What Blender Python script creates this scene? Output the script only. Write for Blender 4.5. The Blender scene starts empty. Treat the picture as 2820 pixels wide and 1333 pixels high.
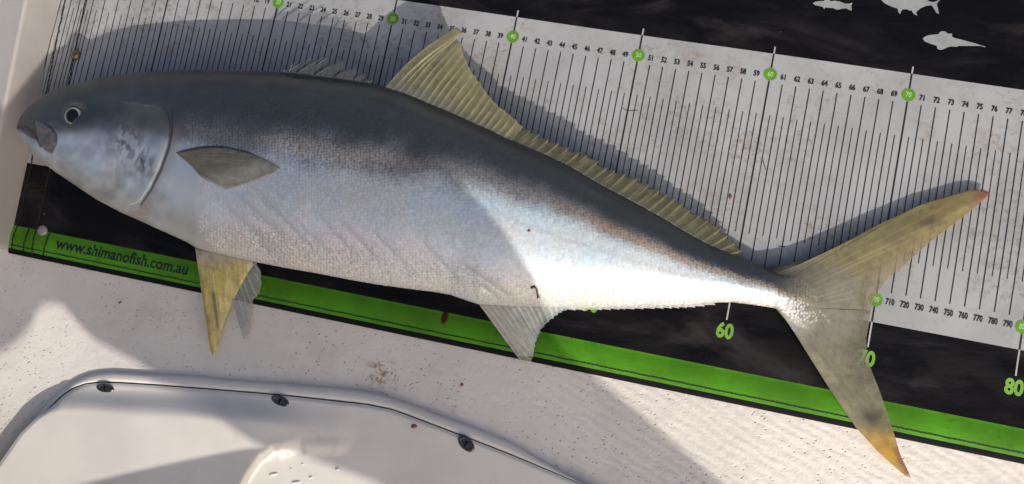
import bpy, bmesh, math, random
import numpy as np
from mathutils import Vector, Matrix
random.seed(7); rng = np.random.default_rng(7)
scene = bpy.context.scene
COL = scene.collection

# ------------------------------------------------------------------ camera
# world: x runs along the ruler printed on the mat, y across it, metres (helpers below work in centimetres)
CR = np.array([[0.9705558414677337, 0.1966134969602698, -0.1391563559664979],
               [0.18070620062419038, -0.9763033677501096, -0.11906722123728194],
               [-0.15926904171492506, 0.09041497071974294, -0.9830862146416011]])
CC = np.array([53.86191337413241, -23.723855137259044, 65.82723600437212])
cam = bpy.data.cameras.new("camera"); cam_o = bpy.data.objects.new("camera", cam); COL.objects.link(cam_o)
cam.sensor_width = 36; cam.lens = 36 * 2400 / 2820; cam.clip_start = 0.02; cam.clip_end = 200
M = Matrix.Identity(4)
for i in range(3):
    M[i][0] = CR[0][i]; M[i][1] = -CR[1][i]; M[i][2] = -CR[2][i]; M[i][3] = CC[i] / 100
cam_o.matrix_world = M
scene.camera = cam_o

# ------------------------------------------------------------------ sky, sun, exposure
SUN_EL, SUN_AZ = 33.0, -51.0             # elevation; direction towards the sun, degrees counter-clockwise from +x
ca, sa = math.cos(math.radians(SUN_AZ)), math.sin(math.radians(SUN_AZ))
ce, se = math.cos(math.radians(SUN_EL)), math.sin(math.radians(SUN_EL))
SUN = np.array([ce * ca, ce * sa, se])
w = bpy.data.worlds.new("World"); scene.world = w; w.use_nodes = True
nt = w.node_tree; bg = nt.nodes["Background"]
sky = nt.nodes.new("ShaderNodeTexSky"); sky.sky_type = 'NISHITA'; sky.sun_disc = False
sky.sun_elevation = math.radians(SUN_EL); sky.sun_rotation = math.atan2(SUN[0], SUN[1])
nt.links.new(sky.outputs[0], bg.inputs[0]); bg.inputs[1].default_value = 0.14
sky.dust_density = 5.0; sky.ozone_density = 0.3; sky.air_density = 0.8
sl = bpy.data.lights.new("sun", 'SUN'); sl.energy = 3.6; sl.angle = math.radians(0.5); sl.color = (1.0, 0.93, 0.84)
so = bpy.data.objects.new("sun", sl); COL.objects.link(so)
so.rotation_euler = Vector(SUN).to_track_quat('Z', 'Y').to_euler()
so.location = (1.5, -2, 2)
vs = scene.view_settings; vs.view_transform = 'Standard'; vs.look = 'None'; vs.exposure = 0.1; vs.gamma = 1

# ------------------------------------------------------------------ helpers
def inv(px, py, z=0.0):
    """point of the place (cm) that stands at height z where the photograph shows pixel (px, py)"""
    px, py, z = np.broadcast_arrays(np.asarray(px, float), np.asarray(py, float), np.asarray(z, float))
    d = np.stack([(px - 1410) / 2400, (py - 666.5) / 2400, np.ones_like(px)], -1) @ CR
    t = (z - CC[2]) / d[..., 2]
    return CC + t[..., None] * d
def proj(P):
    q = (np.asarray(P, float) - CC) @ CR.T
    return np.stack([1410 + 2400 * q[..., 0] / q[..., 2], 666.5 + 2400 * q[..., 1] / q[..., 2]], -1)
def smooth(x, a, b):
    t = np.clip((np.asarray(x, float) - a) / (b - a), 0, 1); return t * t * (3 - 2 * t)
def resample(pts, n, k=1):
    p = np.array(pts, float)
    d = np.r_[0, np.cumsum(np.linalg.norm(np.diff(p, axis=0), axis=1))]
    t = np.linspace(0, d[-1], n)
    q = np.stack([np.interp(t, d, p[:, i]) for i in range(p.shape[1])], 1)
    for _ in range(k):
        q[1:-1] = (q[:-2] + 2 * q[1:-1] + q[2:]) / 4
    return q
def hsh(a):  # cheap repeatable value noise, 2-D
    return np.modf(np.abs(np.sin(a) * 43758.5453))[0]
def vnoise(x, y, seed=0):
    x = np.asarray(x, float); y = np.asarray(y, float)
    xi, yi = np.floor(x), np.floor(y); fx, fy = x - xi, y - yi
    fx = fx * fx * (3 - 2 * fx); fy = fy * fy * (3 - 2 * fy)
    h = lambda i, j: hsh(i * 12.9898 + j * 78.233 + seed * 37.719)
    return (h(xi, yi) * (1 - fx) + h(xi + 1, yi) * fx) * (1 - fy) + (h(xi, yi + 1) * (1 - fx) + h(xi + 1, yi + 1) * fx) * fy
def fbm(x, y, seed=0, o=4):
    s = 0; a = .5
    for i in range(o):
        s = s + a * vnoise(x * 2 ** i, y * 2 ** i, seed + i); a *= .5
    return s
def dist_poly(px, py, poly, closed=False):
    """distance to a polyline and index of the nearest segment"""
    p = np.array(poly, float); a = p; b = np.roll(p, -1, 0)
    if not closed: a, b = p[:-1], p[1:]
    best = np.full(np.shape(px), 1e9); idx = np.zeros(np.shape(px), int)
    for i in range(len(a)):
        d = b[i] - a[i]; L = d @ d + 1e-12
        t = np.clip(((px - a[i][0]) * d[0] + (py - a[i][1]) * d[1]) / L, 0, 1)
        r = np.hypot(px - a[i][0] - t * d[0], py - a[i][1] - t * d[1])
        m = r < best; best = np.where(m, r, best); idx = np.where(m, i, idx)
    return best, idx
def inside(px, py, poly):
    p = np.array(poly, float); r = np.zeros(np.shape(px), bool); j = len(p) - 1
    for i in range(len(p)):
        c = ((p[i][1] > py) != (p[j][1] > py)) & (px < (p[j][0] - p[i][0]) * (py - p[i][1]) / (p[j][1] - p[i][1] + 1e-12) + p[i][0])
        r ^= c; j = i
    return r
def tag(o, label=None, cat=None, group=None, kind=None):
    if label: o['label'] = label
    if cat: o['category'] = cat
    if group: o['group'] = group
    if kind: o['kind'] = kind
    return o
def thing(name, loc, label, cat, group=None):
    o = bpy.data.objects.new(name, None); COL.objects.link(o); o.empty_display_size = .02
    o.location = Vector(loc) / 100
    return tag(o, label, cat, group)
def link(name, me, mat=None, parent=None, smoothed=True):
    if mat is not None and not me.materials: me.materials.append(mat)
    if smoothed and len(me.polygons):
        me.polygons.foreach_set("use_smooth", [True] * len(me.polygons))
    o = bpy.data.objects.new(name, me); COL.objects.link(o)
    if parent is not None:
        o.parent = parent
        p = Vector((0, 0, 0)); q = parent
        while q is not None: p += q.location; q = q.parent
        o.matrix_parent_inverse = Matrix.Identity(4); o.location = (0, 0, 0)
        me.transform(Matrix.Translation(-p))
    return o
def mesh(name, V, F, mat=None, parent=None, smoothed=True, col=None, sil=None, recalc=False):
    """V in cm"""
    me = bpy.data.meshes.new(name)
    me.from_pydata((np.asarray(V, float) / 100).tolist(), [], [list(map(int, f)) for f in F])
    if col is not None:
        ca_ = me.color_attributes.new("tint", 'FLOAT_COLOR', 'POINT')
        c = np.ones((len(V), 4), np.float32); c[:, :3] = col
        if sil is not None: c[:, 3] = sil
        ca_.data.foreach_set("color", c.ravel())
    if recalc:
        bm = bmesh.new(); bm.from_mesh(me); bmesh.ops.recalc_face_normals(bm, faces=bm.faces); bm.to_mesh(me); bm.free()
    me.update()
    return link(name, me, mat, parent, smoothed)
def gridfaces(n, m, off=0, wrap=False):
    i, j = np.meshgrid(np.arange(n - 1), np.arange(m if wrap else m - 1), indexing='ij')
    a = i * m + j; b = i * m + (j + 1) % m; c = (i + 1) * m + (j + 1) % m; d = (i + 1) * m + j
    return (np.stack([a, d, c, b], -1).reshape(-1, 4) + off)
def tube(pts, rad, n=8, cap=True):
    p = np.array(pts, float); rad = np.broadcast_to(np.asarray(rad, float), (len(p),))
    V = []; 
    for i in range(len(p)):
        t = p[min(i + 1, len(p) - 1)] - p[max(i - 1, 0)]; t /= np.linalg.norm(t) + 1e-12
        u = np.cross(t, [0, 0, 1.0]);
        if np.linalg.norm(u) < 1e-4: u = np.array([1., 0, 0])
        u /= np.linalg.norm(u); v = np.cross(u, t)
        for k in range(n):
            a = 2 * math.pi * k / n; V.append(p[i] + rad[i] * (math.cos(a) * u + math.sin(a) * v))
    F = gridfaces(len(p), n, 0, True).tolist()
    if cap: F += [list(range(n)), list(range((len(p) - 1) * n, len(p) * n))[::-1]]
    return np.array(V), F
def join(parts):
    V, F, o = [], [], 0
    for v, f in parts:
        V.append(np.asarray(v, float)); F += [[int(a) + o for a in x] for x in f]; o += len(v)
    return np.vstack(V), F
def lathe(profile, c, n=24, sx=1, sy=1, rot=0, normal=(0, 0, 1)):
    """profile of (radius, height); returns V, F about centre c"""
    nz = Vector(normal).normalized(); q = Vector((0, 0, 1)).rotation_difference(nz).to_matrix()
    V = []
    for r, h in profile:
        for k in range(n):
            a = 2 * math.pi * k / n
            x, y = r * math.cos(a) * sx, r * math.sin(a) * sy
            x, y = x * math.cos(rot) - y * math.sin(rot), x * math.sin(rot) + y * math.cos(rot)
            V.append(np.array(c) + np.array(q @ Vector((x, y, h))))
    F = gridfaces(len(profile), n, 0, True)[:, ::-1].tolist()
    F.append(list(range((len(profile) - 1) * n, len(profile) * n)))
    return np.array(V), F

# ------------------------------------------------------------------ materials
class NB:
    def __init__(s, name):
        s.m = bpy.data.materials.new(name); s.m.use_nodes = True; s.t = s.m.node_tree
        s.b = s.t.nodes["Principled BSDF"]; s.co = s.n("ShaderNodeTexCoord").outputs["Object"]
        s.geo = s.n("ShaderNodeNewGeometry").outputs["Position"]
    def n(s, k, **kw):
        x = s.t.nodes.new(k)
        for a, v in kw.items(): setattr(x, a, v)
        return x
    def L(s, a, b): s.t.links.new(a, b)
    def noise(s, scale, detail=4, rough=.55, dist=0, vec=None):
        x = s.n("ShaderNodeTexNoise"); x.inputs["Scale"].default_value = scale; x.inputs["Detail"].default_value = detail
        x.inputs["Roughness"].default_value = rough; x.inputs["Distortion"].default_value = dist
        s.L(vec or s.geo, x.inputs["Vector"]); return x.outputs["Fac"]
    def vor(s, scale, feature='F1', rand=1, vec=None, out="Distance"):
        x = s.n("ShaderNodeTexVoronoi", feature=feature); x.inputs["Scale"].default_value = scale
        x.inputs["Randomness"].default_value = rand; s.L(vec or s.geo, x.inputs["Vector"]); return x.outputs[out]
    def map(s, rot=0, sc=(1, 1, 1), loc=(0, 0, 0)):
        x = s.n("ShaderNodeMapping"); x.inputs["Rotation"].default_value = (0, 0, rot); x.inputs["Scale"].default_value = sc
        x.inputs["Location"].default_value = loc; s.L(s.geo, x.inputs["Vector"]); return x.outputs[0]
    def ramp(s, f, a, b, lo=0., hi=1.):
        x = s.n("ShaderNodeMapRange", interpolation_type='SMOOTHSTEP'); x.inputs["From Min"].default_value = a; x.inputs["From Max"].default_value = b
        x.inputs["To Min"].default_value = lo; x.inputs["To Max"].default_value = hi; s.L(f, x.inputs["Value"]); return x.outputs[0]
    def mix(s, f, a, b, mode='MIX'):
        x = s.n("ShaderNodeMix", data_type='RGBA', blend_type=mode)
        for k, v in ((0, f), (6, a), (7, b)):
            if hasattr(v, 'links'): s.L(v, x.inputs[k])
            elif k == 0: x.inputs[0].default_value = v
            else: x.inputs[k].default_value = (*v[:3], 1)
        return x.outputs[2]
    def math(s, op, a, b=0.):
        x = s.n("ShaderNodeMath", operation=op)
        for k, v in ((0, a), (1, b)):
            if hasattr(v, 'links'): s.L(v, x.inputs[k])
            else: x.inputs[k].default_value = v
        return x.outputs[0]
    def bump(s, h, strength=.3, dist=.001, prev=None):
        x = s.n("ShaderNodeBump"); x.inputs["Strength"].default_value = strength; x.inputs["Distance"].default_value = dist
        s.L(h, x.inputs["Height"])
        if prev: s.L(prev, x.inputs["Normal"])
        return x.outputs[0]
    def out(s, col=None, rough=None, metal=None, normal=None, **kw):
        for k, v in (("Base Color", col), ("Roughness", rough), ("Metallic", metal), ("Normal", normal)):
            if v is None: continue
            if hasattr(v, 'links'): s.L(v, s.b.inputs[k])
            elif k == "Base Color": s.b.inputs[k].default_value = (*v[:3], 1)
            else: s.b.inputs[k].default_value = v
        for k, v in kw.items(): s.b.inputs[k.replace('_', ' ')].default_value = v
        return s.m

def m_deck():
    b = NB("gelcoat_nonskid")
    base = b.mix(b.ramp(b.noise(9, 5), .35, .7), (.69, .65, .595), (.61, .57, .525))
    grime = b.math('MULTIPLY', b.ramp(b.noise(22, 6, .7), .52, .72), .35)
    base = b.mix(grime, base, (.40, .36, .34))
    # pits: sparse voronoi cells
    pv = b.map(.4, (1, 1.5, 1))
    cell = b.vor(330, vec=pv); pick = b.n("ShaderNodeSeparateColor"); vv = b.n("ShaderNodeTexVoronoi"); vv.inputs["Scale"].default_value = 330
    b.L(pv, vv.inputs["Vector"]); b.L(vv.outputs["Color"], pick.inputs[0])
    sel = b.math('MULTIPLY', b.math('GREATER_THAN', pick.outputs[0], .80), b.ramp(b.noise(11, 3), .36, .6))
    pit = b.math('MULTIPLY', b.ramp(cell, .10, .36, 1, 0), sel)
    base = b.mix(b.math('MULTIPLY', pit, .6), base, (.15, .115, .095))
    # few larger dark specks
    vv2 = b.n("ShaderNodeTexVoronoi"); vv2.inputs["Scale"].default_value = 46; b.L(b.geo, vv2.inputs["Vector"])
    s2 = b.n("ShaderNodeSeparateColor"); b.L(vv2.outputs["Color"], s2.inputs[0])
    sp = b.math('MULTIPLY', b.ramp(b.math('ADD', vv2.outputs["Distance"], b.math('MULTIPLY', b.noise(300, 3), .09)), .07, .10, 1, 0), b.math('GREATER_THAN', s2.outputs[1], .86))
    base = b.mix(b.math('MULTIPLY', sp, .7), base, (.13, .085, .07))
    # rusty stain near the middle of the deck
    def blob(cx, cy, r, amt):
        d = b.n("ShaderNodeVectorMath", operation='DISTANCE'); b.L(b.geo, d.inputs[0]); d.inputs[1].default_value = (cx, cy, 0)
        return b.math('MULTIPLY', b.math('MULTIPLY', b.ramp(d.outputs["Value"], r * .3, r, 1, 0), b.ramp(b.noise(170, 4, .7), .48, .64)), amt)
    for px, py, r, a in ((1045, 1020, 1.5, .85), (1060, 1045, 2.2, .4), (2, 330, 2.5, .5), (1250, 1120, .8, .5)):
        q = inv(px, py, -.3) / 100
        base = b.mix(blob(q[0], q[1], r / 100, a), base, (.27, .15, .085))
    # brushed diagonal ridges in the gelcoat where the deck runs out to the right
    wv = b.n("ShaderNodeTexWave", wave_type='BANDS', bands_direction='Y'); wv.inputs["Scale"].default_value = 52; wv.inputs["Distortion"].default_value = 4.5
    wv.inputs["Detail"].default_value = 3; wv.inputs["Detail Scale"].default_value = 1.2; b.L(b.map(.68, (.5, 1, 1)), wv.inputs["Vector"])
    sx = b.n("ShaderNodeSeparateXYZ"); b.L(b.geo, sx.inputs[0])
    m1 = b.ramp(sx.outputs[0], .43, .53)
    h = b.math('ADD', b.math('MULTIPLY', b.math('MULTIPLY', wv.outputs["Fac"], m1), .32), b.noise(120, 5, .6))
    h = b.math('SUBTRACT', h, b.math('MULTIPLY', pit, 1.2))
    h = b.math('ADD', h, b.math('MULTIPLY', b.noise(420, 2), .35))
    return b.out(base, .46, 0, b.bump(h, .55, .0011))
def m_gel(name, col, rough=.22, smear=.5):
    b = NB(name)
    base = b.mix(b.ramp(b.noise(14, 5), .4, .7), col, tuple(c * .9 for c in col))
    st = b.math('MULTIPLY', b.ramp(b.noise(30, 6, .7), .6, .75), .35)
    base = b.mix(st, base, tuple(c * k for c, k in zip(col, (.72, .66, .6))))
    sp = b.n("ShaderNodeTexVoronoi"); sp.inputs["Scale"].default_value = 40; b.L(b.geo, sp.inputs["Vector"])
    sc = b.n("ShaderNodeSeparateColor"); b.L(sp.outputs["Color"], sc.inputs[0])
    base = b.mix(b.math('MULTIPLY', b.math('MULTIPLY', b.ramp(b.math('ADD', sp.outputs["Distance"], b.math('MULTIPLY', b.noise(320, 3), .08)), .06, .085, 1, 0), b.math('GREATER_THAN', sc.outputs[0], .8)), .7), base, (.15, .09, .07))
    r = b.ramp(b.noise(45, 6, .7, 1.5, b.map(-.3, (.4, 1.6, 1))), .4, .65, rough, rough + smear * .5)
    return b.out(base, r, 0, b.bump(b.noise(60, 4, .6, .8), .12, .001))
def m_white():
    b = NB("vinyl_white")
    base = b.mix(b.ramp(b.noise(16, 5), .35, .7), (.335, .345, .35), (.275, .283, .288))
    v = b.map(.1, (1.2, .8, 1))
    st = b.math('MULTIPLY', b.ramp(b.noise(26, 2, .5, .3, v), .5, .72), b.ramp(b.noise(260, 5, .75), .5, .62))
    base = b.mix(b.math('MULTIPLY', st, .75), base, (.20, .135, .075))
    base = b.mix(b.math('MULTIPLY', b.ramp(b.noise(420, 4, .8), .66, .74), .7), base, (.16, .13, .11))
    base = b.mix(b.math('MULTIPLY', b.ramp(b.noise(38, 6, .75), .52, .72), .5), base, (.21, .165, .12))
    base = b.mix(b.math('MULTIPLY', b.math('MULTIPLY', b.ramp(b.noise(11, 3), .45, .62), b.ramp(b.noise(150, 5, .8), .48, .66)), .6), base, (.15, .125, .10))
    # woven grain of the vinyl
    g = b.math('ADD', b.noise(700, 2), b.math('MULTIPLY', b.noise(50, 4), 1.2))
    return b.out(base, b.ramp(b.noise(35, 4), .35, .65, .32, .55), 0, b.bump(g, .16, .0006))
def m_black():
    b = NB("vinyl_black")
    v = b.map(-.75, (.45, 1.5, 1))
    dust_sheen = b.ramp(b.noise(13, 6, .62, 1.2, v), .5, .74)  # grey dust patches, strengthened to paint in the vinyl's sheen too
    base = b.mix(b.math('MULTIPLY', dust_sheen, .8), (.004, .0037, .0045), (.034, .029, .03))
    base = b.mix(b.math('MULTIPLY', b.ramp(b.noise(6, 3), .5, .7), .5), base, (.013, .009, .008))
    base = b.mix(b.math('MULTIPLY', b.math('MULTIPLY', b.ramp(b.noise(300, 4, .8), .68, .75), b.ramp(b.noise(20, 3), .5, .6)), .8), base, (.34, .32, .30))
    r = b.ramp(b.noise(24, 6, .7, .5, v), .38, .66, .2, .6)
    h = b.math('ADD', b.noise(18, 5, .6, .6, v), b.math('MULTIPLY', b.noise(150, 4), .12))
    return b.out(base, r, 0, b.bump(h, .3, .003), Specular_IOR_Level=.16)
def m_green():
    b = NB("vinyl_green")
    base = b.mix(b.ramp(b.noise(30, 5), .35, .7), (.072, .262, .010), (.056, .18, .008))
    base = b.mix(b.math('MULTIPLY', b.ramp(b.noise(90, 5, .7), .58, .72), .5), base, (.03, .06, .012))
    base = b.mix(b.math('MULTIPLY', b.ramp(b.noise(360, 3, .8), .69, .75), .8), base, (.02, .02, .012))
    q = inv(1224, 872, .2) / 100
    d = b.n("ShaderNodeVectorMath", operation='DISTANCE'); mp = b.map(0, (2.2, 1, 1)); b.L(mp, d.inputs[0]); d.inputs[1].default_value = (q[0] * 2.2, q[1], .002)
    base = b.mix(b.ramp(d.outputs["Value"], .004, .0075, 1, 0), base, (.06, .008, .006))
    return b.out(base, .45, 0, b.bump(b.noise(55, 5, .6, .8, b.map(-.5, (.5, 1.4, 1))), .22, .002), Specular_IOR_Level=.2)
def m_plain(name, col, rough=.5, metal=0, bumpy=0., scale=200, **kw):
    b = NB(name)
    c = b.mix(b.ramp(b.noise(scale * .3, 4), .35, .7), col, tuple(x * .78 for x in col))
    return b.out(c, rough, metal, b.bump(b.noise(scale, 4), bumpy, .0006) if bumpy else None, **kw)
def m_skin(name, metal=.45, rough=.36, coat=.35, bumpy=.12):
    b = NB(name)
    a = b.n("ShaderNodeVertexColor", layer_name="tint")
    # pearly iridescence put into the colour as hue drift of the silver skin
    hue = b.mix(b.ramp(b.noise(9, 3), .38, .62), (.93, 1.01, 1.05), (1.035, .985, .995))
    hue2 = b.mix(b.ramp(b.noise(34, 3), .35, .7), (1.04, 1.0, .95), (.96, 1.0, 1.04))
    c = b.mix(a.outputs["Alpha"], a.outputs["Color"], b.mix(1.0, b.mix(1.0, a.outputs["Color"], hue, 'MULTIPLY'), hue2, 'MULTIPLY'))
    mt = b.math('MULTIPLY', a.outputs["Alpha"], metal)
    r = b.ramp(b.noise(60, 4), .3, .7, rough - .06, rough + .08)
    m = b.out(c, r, mt, b.bump(b.noise(240, 4), bumpy, .0006), Coat_Weight=coat, Coat_Roughness=.13)
    b.b.inputs["Subsurface Weight"].default_value = 0.0
    return m
def m_fin(name, alpha=.75, rough=.35, transl=.35):
    b = NB(name)
    a = b.n("ShaderNodeVertexColor", layer_name="tint")
    c = b.mix(b.ramp(b.noise(160, 4, .7), .4, .7), a.outputs["Color"], b.mix(.35, a.outputs["Color"], (.05, .045, .03)))
    b.out(c, rough, 0, b.bump(b.noise(300, 3), .2, .0006), Coat_Weight=.25, Coat_Roughness=.15)
    tr = b.n("ShaderNodeBsdfTranslucent"); b.L(c, tr.inputs[0])
    mx = b.n("ShaderNodeMixShader"); mx.inputs[0].default_value = transl
    b.L(b.b.outputs[0], mx.inputs[1]); b.L(tr.outputs[0], mx.inputs[2])
    tp = b.n("ShaderNodeBsdfTransparent"); m2 = b.n("ShaderNodeMixShader")
    f = b.math('MULTIPLY', a.outputs["Alpha"], alpha)
    b.L(f, m2.inputs[0]); b.L(tp.outputs[0], m2.inputs[1]); b.L(mx.outputs[0], m2.inputs[2])
    b.L(m2.outputs[0], b.t.nodes["Material Output"].inputs[0])
    return b.m

DECK = m_deck()
GEL = m_gel("gelcoat_smooth", (.72, .68, .615), .3)
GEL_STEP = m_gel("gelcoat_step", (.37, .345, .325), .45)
WHITE, BLACK, GREEN = m_white(), m_black(), m_green()
INK = m_plain("print_black", (.012, .012, .014), .5)
INKW = m_plain("print_grey", (.40, .39, .38), .5)
INKS = m_plain("print_silhouette", (.27, .285, .285), .5, bumpy=.1)
INKG = m_plain("print_green", (.16, .36, .035), .5)
DOTG = m_plain("print_green_dot", (.10, .27, .012), .45)
INKL = m_plain("print_pale_green", (.42, .58, .30), .5)
THREAD = m_plain("thread_black", (.012, .012, .012), .8, bumpy=.5, scale=900)
RUBBER = m_plain("rubber_black", (.006, .006, .0065), .8, Specular_IOR_Level=.12)
STEEL = m_plain("steel_dark", (.14, .13, .125), .28, .9, .2)
BRASS = m_plain("brass_dull", (.36, .25, .13), .38, .85, .2)
GREYCAP = m_plain("rivet_grey", (.30, .285, .28), .5, .2, .3)
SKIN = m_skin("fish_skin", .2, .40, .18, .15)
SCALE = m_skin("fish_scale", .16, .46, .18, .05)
FIN = m_fin("fin_yellow", .84, .35, .15)
FINB = m_fin("fin_on_flank", .95, .4, .03)
FINT = m_fin("fin_tail", .82, .35, .15)
FINC = m_fin("fin_clear", .55, .35, .15)
EYEB = m_plain("eye_black", (.004, .004, .005), .06)
EYEI = m_plain("eye_ring", (.34, .34, .30), .3, .5, .2)
EYES = m_plain("eye_socket", (.045, .05, .048), .35, 0, .3)
RED = m_plain("flesh_red", (.32, .085, .06), .4, 0, .4)
BROWN = m_plain("strand_brown", (.10, .05, .03), .35)
WATER = m_plain("water_clear", (.92, .92, .90), .05, Transmission_Weight=.35, IOR=1.33)
SLAB_GREY = m_plain("slab_grey", (.25, .25, .26), .8)  # for the unseen slabs that block the sun
BLOCK_NAVY = m_plain("blocker_navy", (.02, .022, .03), .7, 0, .3)  # for the unseen box that blocks the sky

# ------------------------------------------------------------------ the setting: deck, step, shade
ZD = -.3                                                   # deck level, cm (mat surface is about 0)
hx = 400.
V = [(-3, -hx, ZD), (hx, -hx, ZD), (hx, hx, ZD), (-3, hx, ZD)]
nx, ny = 60, 60
gx = np.r_[-400., -200, -100, -60, np.linspace(-40, 140, 61), 200., 300, 400]; gy = np.r_[-400., -200, -120, np.linspace(-80, 40, 41), 80., 200, 400]
X, Y = np.meshgrid(gx, gy, indexing='ij')
V = np.stack([X, Y, np.full_like(X, ZD)], -1).reshape(-1, 3)
tag(mesh("deck", V, gridfaces(len(gx), len(gy)), DECK), kind='structure')

# raised step at the left that the snout and the mat butt against
def step():
    b0 = inv(159, 0, 0)[:2]; b1 = inv(24, 690, 0)[:2]; d = (b0 - b1) / np.linalg.norm(b0 - b1); n = np.array([-d[1], d[0]])
    if n[0] > 0: n = -n
    H = 3.4
    prof = [(-.12, ZD - .02), (-.02, ZD + .1), (.03, ZD + .4), (.10, H - .25), (.14, H - .06), (.24, H + .03), (.40, H + .02), (.7, H - .06), (60, H - .1)]
    S = [b1 + d * t for t in np.r_[0, .25, .6, np.linspace(1.5, 60, 60)]]
    drop = [0.0, .75, .95] + [1] * 60
    rows = []
    for s_, k in zip(S, drop):
        rows.append([(*(s_ + n * a), ZD - .02 + (z - ZD + .02) * k) for a, z in prof])
    # end face at the near end
    V = np.array(rows).reshape(-1, 3)
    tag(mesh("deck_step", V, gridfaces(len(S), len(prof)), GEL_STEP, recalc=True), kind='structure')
step()

def slab(name, pts3, H, th=1.2):
    """unseen slab added to block the sun at height H (cm): its outline is where the light that ends at pts3 comes through"""
    P = np.array([p + SUN * ((H - p[2]) / SUN[2]) for p in pts3]); n = len(P)
    V = np.vstack([P, P + SUN * th / SUN[2]])          # bevelled edge
    F = [list(range(n))[::-1], list(range(n, 2 * n))] + [[i, (i + 1) % n, n + (i + 1) % n, n + i] for i in range(n)]
    o = mesh(name, V, F, SLAB_GREY, None, False, recalc=True); tag(o, kind='structure'); return o
shade = [(-150, 1040, ZD), (0, 972, ZD), (50, 938, ZD), (85, 900, ZD), (100, 862, ZD), (118, 842, ZD), (145, 834, ZD), (170, 840, ZD), (192, 862, ZD), (222, 900, ZD), (262, 938, ZD),
         (345, 1003, 0.2), (430, 1056, .25), (600, 1143, .95), (700, 1212, 1.0), (850, 1264, .35), (1040, 1335, .3), (1180, 1410, ZD), (2080, 1410, ZD),
         (2000, 1340, ZD), (1790, 1160, ZD), (1640, 1038, ZD), (1530, 935, 0), (1467, 757, 6.0), (1398, 657, 7.6), (1330, 584, 8.0), (1252, 500, 8.0), (1160, 418, 7.7),
         (1100, 440, 7.9), (980, 450, 8.1), (800, 420, 8.2), (650, 370, 8.0), (480, 320, 7.4), (300, 290, 6.2), (100, 300, 4.3), (-10, 300, 3.4), (-150, 320, 3.4)]
# unseen blockers added for the shade on the deck and the hatch lid
def sky_blocker():
    # dark box added out of view on the left to keep sky off the deck
    a, b_ = inv(-40, 1075, ZD)[:2], inv(-40, 1560, ZD)[:2]; d = (b_ - a) / np.linalg.norm(b_ - a); n = np.array([d[1], -d[0]])
    if n[0] > 0: n = -n
    prof = [(0, ZD - .01), (.1, 1.0), (.5, 22), (1.0, 23.5), (2.2, 24), (30, 24), (31, 23), (31, ZD)]
    P = np.linspace(0, 40, 12); V = np.array([[(*(a + d * t + n * k_), z) for k_, z in prof] for t in P]).reshape(-1, 3)
    F = gridfaces(12, len(prof)).tolist() + [list(range(8)), list(range(88, 96))[::-1]]
    tag(mesh("sky_blocker", V, F, BLOCK_NAVY, None, False, recalc=True), kind='structure')
sky_blocker()
slab("lid_shade_slab", [inv(*p) for p in [(-400, 1458, 2.1), (205, 1334, 1.6), (690, 1233, 1.15), (790, 1214, .6), (752, 1262, .8), (704, 1345, 1.15), (640, 1500, 1.2), (500, 1900, 1.4), (-400, 1900, 2.1)]], 17)  # unseen slab added; its straight rim shades the near hatch lid
slab("shade_slab", [inv(*p) for p in shade], 42)  # unseen slab added, cut to the outline of the wanted shade

# ------------------------------------------------------------------ measuring mat
def zmat(x, y):
    x = np.asarray(x, float); y = np.asarray(y, float)
    z = .05 * np.sin(x * .23 + y * .11) * np.sin(y * .31 + 1.3) + .03 * np.sin(x * .11 - y * .4)
    z = z + .30 * np.exp(-((x - 4.3) / 1.3) ** 2) * smooth(-y, 26.5, 24)
    u = (y + 25.15) / 1.1
    z = z + .16 * np.clip(1 - u * u, 0, 1)
    return z
def leftx(y): return np.interp(-np.asarray(y, float), [-12, 0, 4.3, 12.7, 18.6, 25.4, 26.3], [-.45, .02, .25, .85, 1.22, 1.5, 1.55])
mat = thing("measuring_mat", (40, -12, 0), "long black, white and green vinyl measuring mat lying under the fish", "measuring mat")
XR = 96.0
def strip(name, y0, y1, m, ny, skirt=0):
    ys = np.linspace(y0, y1, ny); xs = np.r_[np.linspace(0, 8, 33), np.linspace(8.5, XR, 176)]
    f = (xs - xs[0]) / (xs[-1] - xs[0])
    rows = []
    for y in ys:
        x = leftx(y) + (XR - leftx(y)) * f
        rows.append(np.stack([x, np.full_like(x, y), zmat(x, y)], -1))
    R_ = np.array(rows)
    if skirt:      # rolled outer edge
        e = R_[-1 if skirt > 0 else 0].copy(); s = -1 if y1 < y0 else 1
        for k, (dy, dz) in enumerate([(.06, -.04), (.1, -.12), (.1, -.3)]):
            r = e.copy(); r[:, 1] += s * dy; r[:, 2] = np.where(k == 2, ZD + .005, r[:, 2] + dz); R_ = np.concatenate([R_, r[None]])
    # left end skirt
    V = R_.reshape(-1, 3); n, m_ = R_.shape[:2]
    F = gridfaces(n, m_).tolist()
    base = len(V); L = R_[:, 0].copy(); L[:, 2] = ZD + .005; L[:, 0] -= .03
    V = np.vstack([V, L]); F += [[i * m_, (i + 1) * m_, base + i + 1, base + i] for i in range(n - 1)]
    return mesh(name, V, F, m, mat, recalc=False)
TOPV, WB, GT, GB, BB = 13.0, -18.58, -23.95, -25.88, -26.22
strip("upper_band", 0, TOPV, BLACK, 26)
strip("ruler_band", 0, WB, WHITE, 40)
strip("lower_band", WB, GT, BLACK, 14)
strip("green_hem", GT, GB, GREEN, 16)
strip("edge_binding", GB, BB, RUBBER, 4, 1)
EPS = .018
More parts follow.
